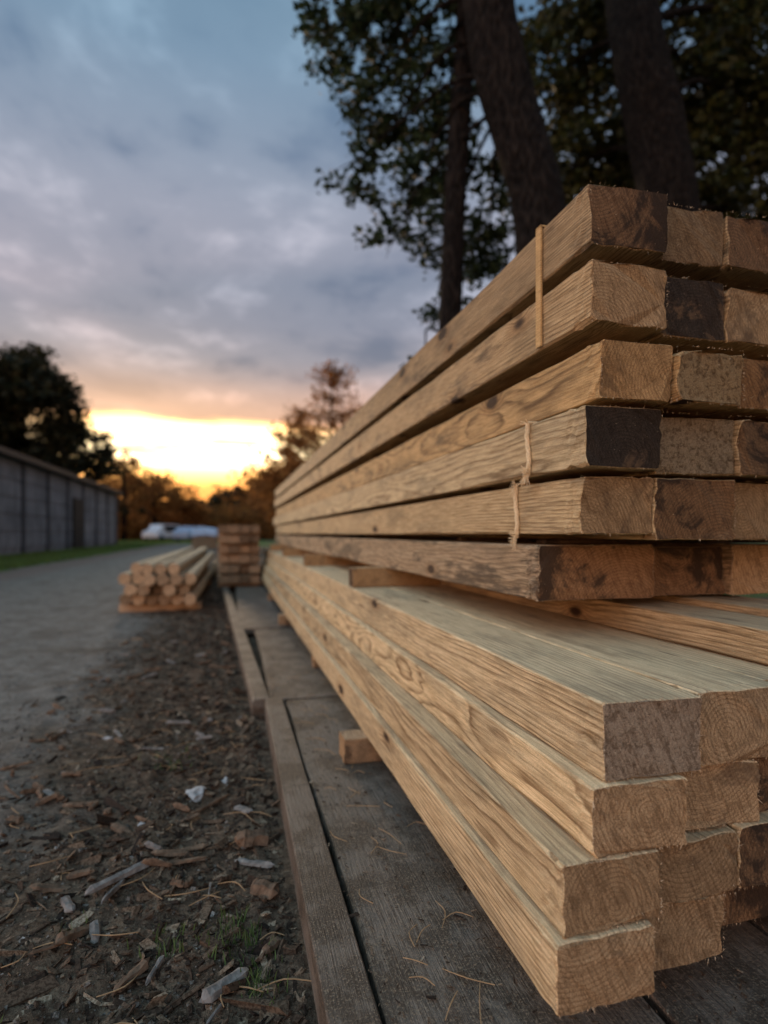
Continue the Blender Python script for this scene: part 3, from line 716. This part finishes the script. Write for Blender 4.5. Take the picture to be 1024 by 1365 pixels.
# slim tree
tB=empty('broadleaf_tree')
ptsB=[(2.32,6.12,-.1),(2.33,6.12,1.6),(2.36,6.1,3.2),(2.42,6.08,4.7),(2.49,6.06,5.9),(2.55,6.05,7.5),(2.5,6.0,9.5)]
Bb=[(2.3,6.5,3.35,.16,.2,.14),(2.1,6.6,2.75,.10,.12,.09),(2.9,6.8,9,1.0,1,.9),(1.9,6.3,9.2,.9,.9,.7),(2.7,6.5,3.7,.25,.3,.28)]
parts=[tube(ptsB,[.17,.14,.125,.12,.115,.09,.04],14,.08,6,5)]+twigs(Bb,lambda c:Vector((2.36,6.1,min(c.z+.2,8.5))),.02,3)
v,f=joinmesh(parts); mesh_obj('trunk_and_limbs',v,f,[BARK],tB,smooth=True)
leaf_mesh('crown',blob_points(Bb,90,32,.07),.095,LF,tB,aspect=.6)
# big dark tree behind right
tC=empty('broadleaf_tree')
ptsC=[(6.9,7.5,-.1),(6.8,7.52,2.5),(6.65,7.56,4.6),(6.45,7.6,6.2),(6.15,7.7,7.8),(5.9,7.76,9.4),(5.8,7.8,12)]
Cb=[(5.6,9.6,9.1,1.0,1.2,1.1),(6.7,9.4,8.0,1.2,1.2,1.2),(8.0,8.8,8.9,1.5,1.4,1.4),(8.7,8.6,7.3,1.4,1.4,1.3),(5.9,9.5,7.4,.9,1,.9),(7.4,9.0,6.6,1.2,1.2,.9),(6.6,8.8,10.5,1.8,1.5,1.2),
    (9.6,8.2,9.5,1.6,1.6,1.6),(8.6,9.6,5.5,1.5,1.4,1.1),(6.3,10.2,5.8,1,1,.8),(10.5,9,6.5,1.6,1.5,1.6),(8.3,8.0,8.2,1.0,.8,1.0),(6.9,9.2,5.2,1,1,.8)]
parts=[tube(ptsC,[.55,.46,.42,.41,.40,.36,.2],20,.1,7,9)]+twigs(Cb,lambda c:Vector((6.3,7.65,min(max(c.z-.8,5),11))),.07,4)
v,f=joinmesh(parts); mesh_obj('trunk_and_limbs',v,f,[BARK],tC,smooth=True)
leaf_mesh('crown',blob_points(Cb,42,54,.16),.15,LF2,tC,aspect=.65)
# trees left behind the shed
def far_tree(name,x,y,h,rad,mt,n=14,ls=.38,dens=13,lp=34,seed=0,trunk_r=.3,low=.25,kind=None):
    e=empty(name); rs=random.Random(seed); bl=[]
    for i in range(n):
        u=rs.uniform(low,1); a=rs.uniform(0,6.28); rr_=rad*math.sin(math.pi*min(.95,max(.12,(u-low*.6)/(1.1-low*.6))))*rs.uniform(.1,.85)
        s=rad*rs.uniform(.25,.42); bl.append((x+rr_*math.cos(a),y+rr_*math.sin(a),h*u-s*.5,s,s,s*.8))
    parts=[tube([(x,y,-.2),(x+.1,y,h*.4),(x,y,h*.9)],[trunk_r,trunk_r*.7,trunk_r*.2],9,.1,4)]
    for q in bl: parts.append(branch((x,y,max(.3*h,q[2]-rad*.4)),q[:3],trunk_r*.3,.3))
    v,f=joinmesh(parts); mesh_obj('trunk_and_limbs',v,f,[BARK],e)
    leaf_mesh('crown',blob_points(bl,dens,lp,rad*.085),ls,mt,e,aspect=.7)
far_tree('broadleaf_tree',-16.5,54,15.5,6.0,LFF,34,.42,9,50,1)
far_tree('broadleaf_tree',-22,50,15.5,6.0,LFF,34,.42,9,50,2)
far_tree('broadleaf_tree',-12.8,58,11.0,3.8,LFF,16,.32,7,32,3,low=.1)
far_tree('broadleaf_tree',-10.9,66,9.8,3.2,LFG,18,.28,8,20,4,low=.1)
far_tree('broadleaf_tree',-8.4,70,7.6,2.8,LFG,16,.26,8,18,6,low=.1)
# golden trees behind the stack
def spire(name,x,y,h,rad,mt,sd,n=80,k0=26):
    e=empty(name); rs=random.Random(sd); parts=[tube([(x,y,-.1),(x+.1,y,h*.5),(x+.25,y,h)],[.12,.07,.012],8,.05,5)]; C=[]
    for i in range(n):
        u=rs.uniform(.12,.99); a=rs.uniform(0,6.28); L=rad*(1.12-u)*rs.uniform(.6,1.25); p=Vector((x+.25*u,y,h*u)); e2=p+Vector((math.cos(a)*L,math.sin(a)*L,L*rs.uniform(.15,.6)))
        parts.append(branch(p,e2,.018,.05))
        for k in range(int(12+L*k0*2.4)):
            w_=rs.uniform(.15,1.08); C.append(p.lerp(e2,w_)+Vector((rs.gauss(0,.12),rs.gauss(0,.12),rs.gauss(0,.12))))
    v,f=joinmesh(parts); mesh_obj('trunk_and_limbs',v,f,[BARK],e); leaf_mesh('crown',np.array([tuple(c) for c in C]),.15,mt,e,aspect=.6)
spire('larch_tree',4.0,25,7.9,4.0,LFG,3,90,15); spire('larch_tree',2.25,26,5.6,2.8,LFG,5,70,16); spire('larch_tree',3.1,29,6.8,3.4,LFG,8,80,16)
# far treeline
bl=[]
for i in range(260):
    x=random.uniform(-75,95); y=92+random.uniform(-6,14)+abs(x)*.05; h=random.uniform(4.8,7.4)+1.6*nz(x*.06,0,0)+ (2.0 if x>5 else 0)
    s=random.uniform(1.7,2.6); bl.append((x,y,h-s,s,s,s*1.0)); bl.append((x,y-1,h*.45,s*1.1,s,s)); bl.append((x+random.uniform(-1,1),y-1,1.2,s*1.1,s,1.6))
leaf_mesh('treeline',blob_points(bl,7,28,.5),.8,LFF,aspect=.75)
bl=[]
for i in range(56):
    x=random.uniform(-15,10); y=74+random.uniform(-4,6); s=random.uniform(1.0,1.8); h=random.uniform(3.5,6.4)*(1.35 if x<-7 else .9 if abs(x+1)<4 else 1.15); bl.append((x,y,h-s,s,s,s*.9)); bl.append((x,y,s*.8,s*1.1,s,s))
leaf_mesh('hedgerow',blob_points(bl,7,20,.4),.42,LFG,aspect=.6)

# ---------------------------------------------------------------- camera
cd=bpy.data.cameras.new('camera'); cam=bpy.data.objects.new('camera',cd); COL.objects.link(cam); S.camera=cam
cd.sensor_fit='VERTICAL'; cd.sensor_height=36; cd.lens=20.57; cd.shift_y=.0209
cd.clip_start=.02; cd.clip_end=1500
cam.location=(0,0,CAMZ); cam.rotation_euler=(math.radians(90),0,-math.radians(14.65))
cd.dof.use_dof=True; cd.dof.focus_distance=.98; cd.dof.aperture_fstop=2.0
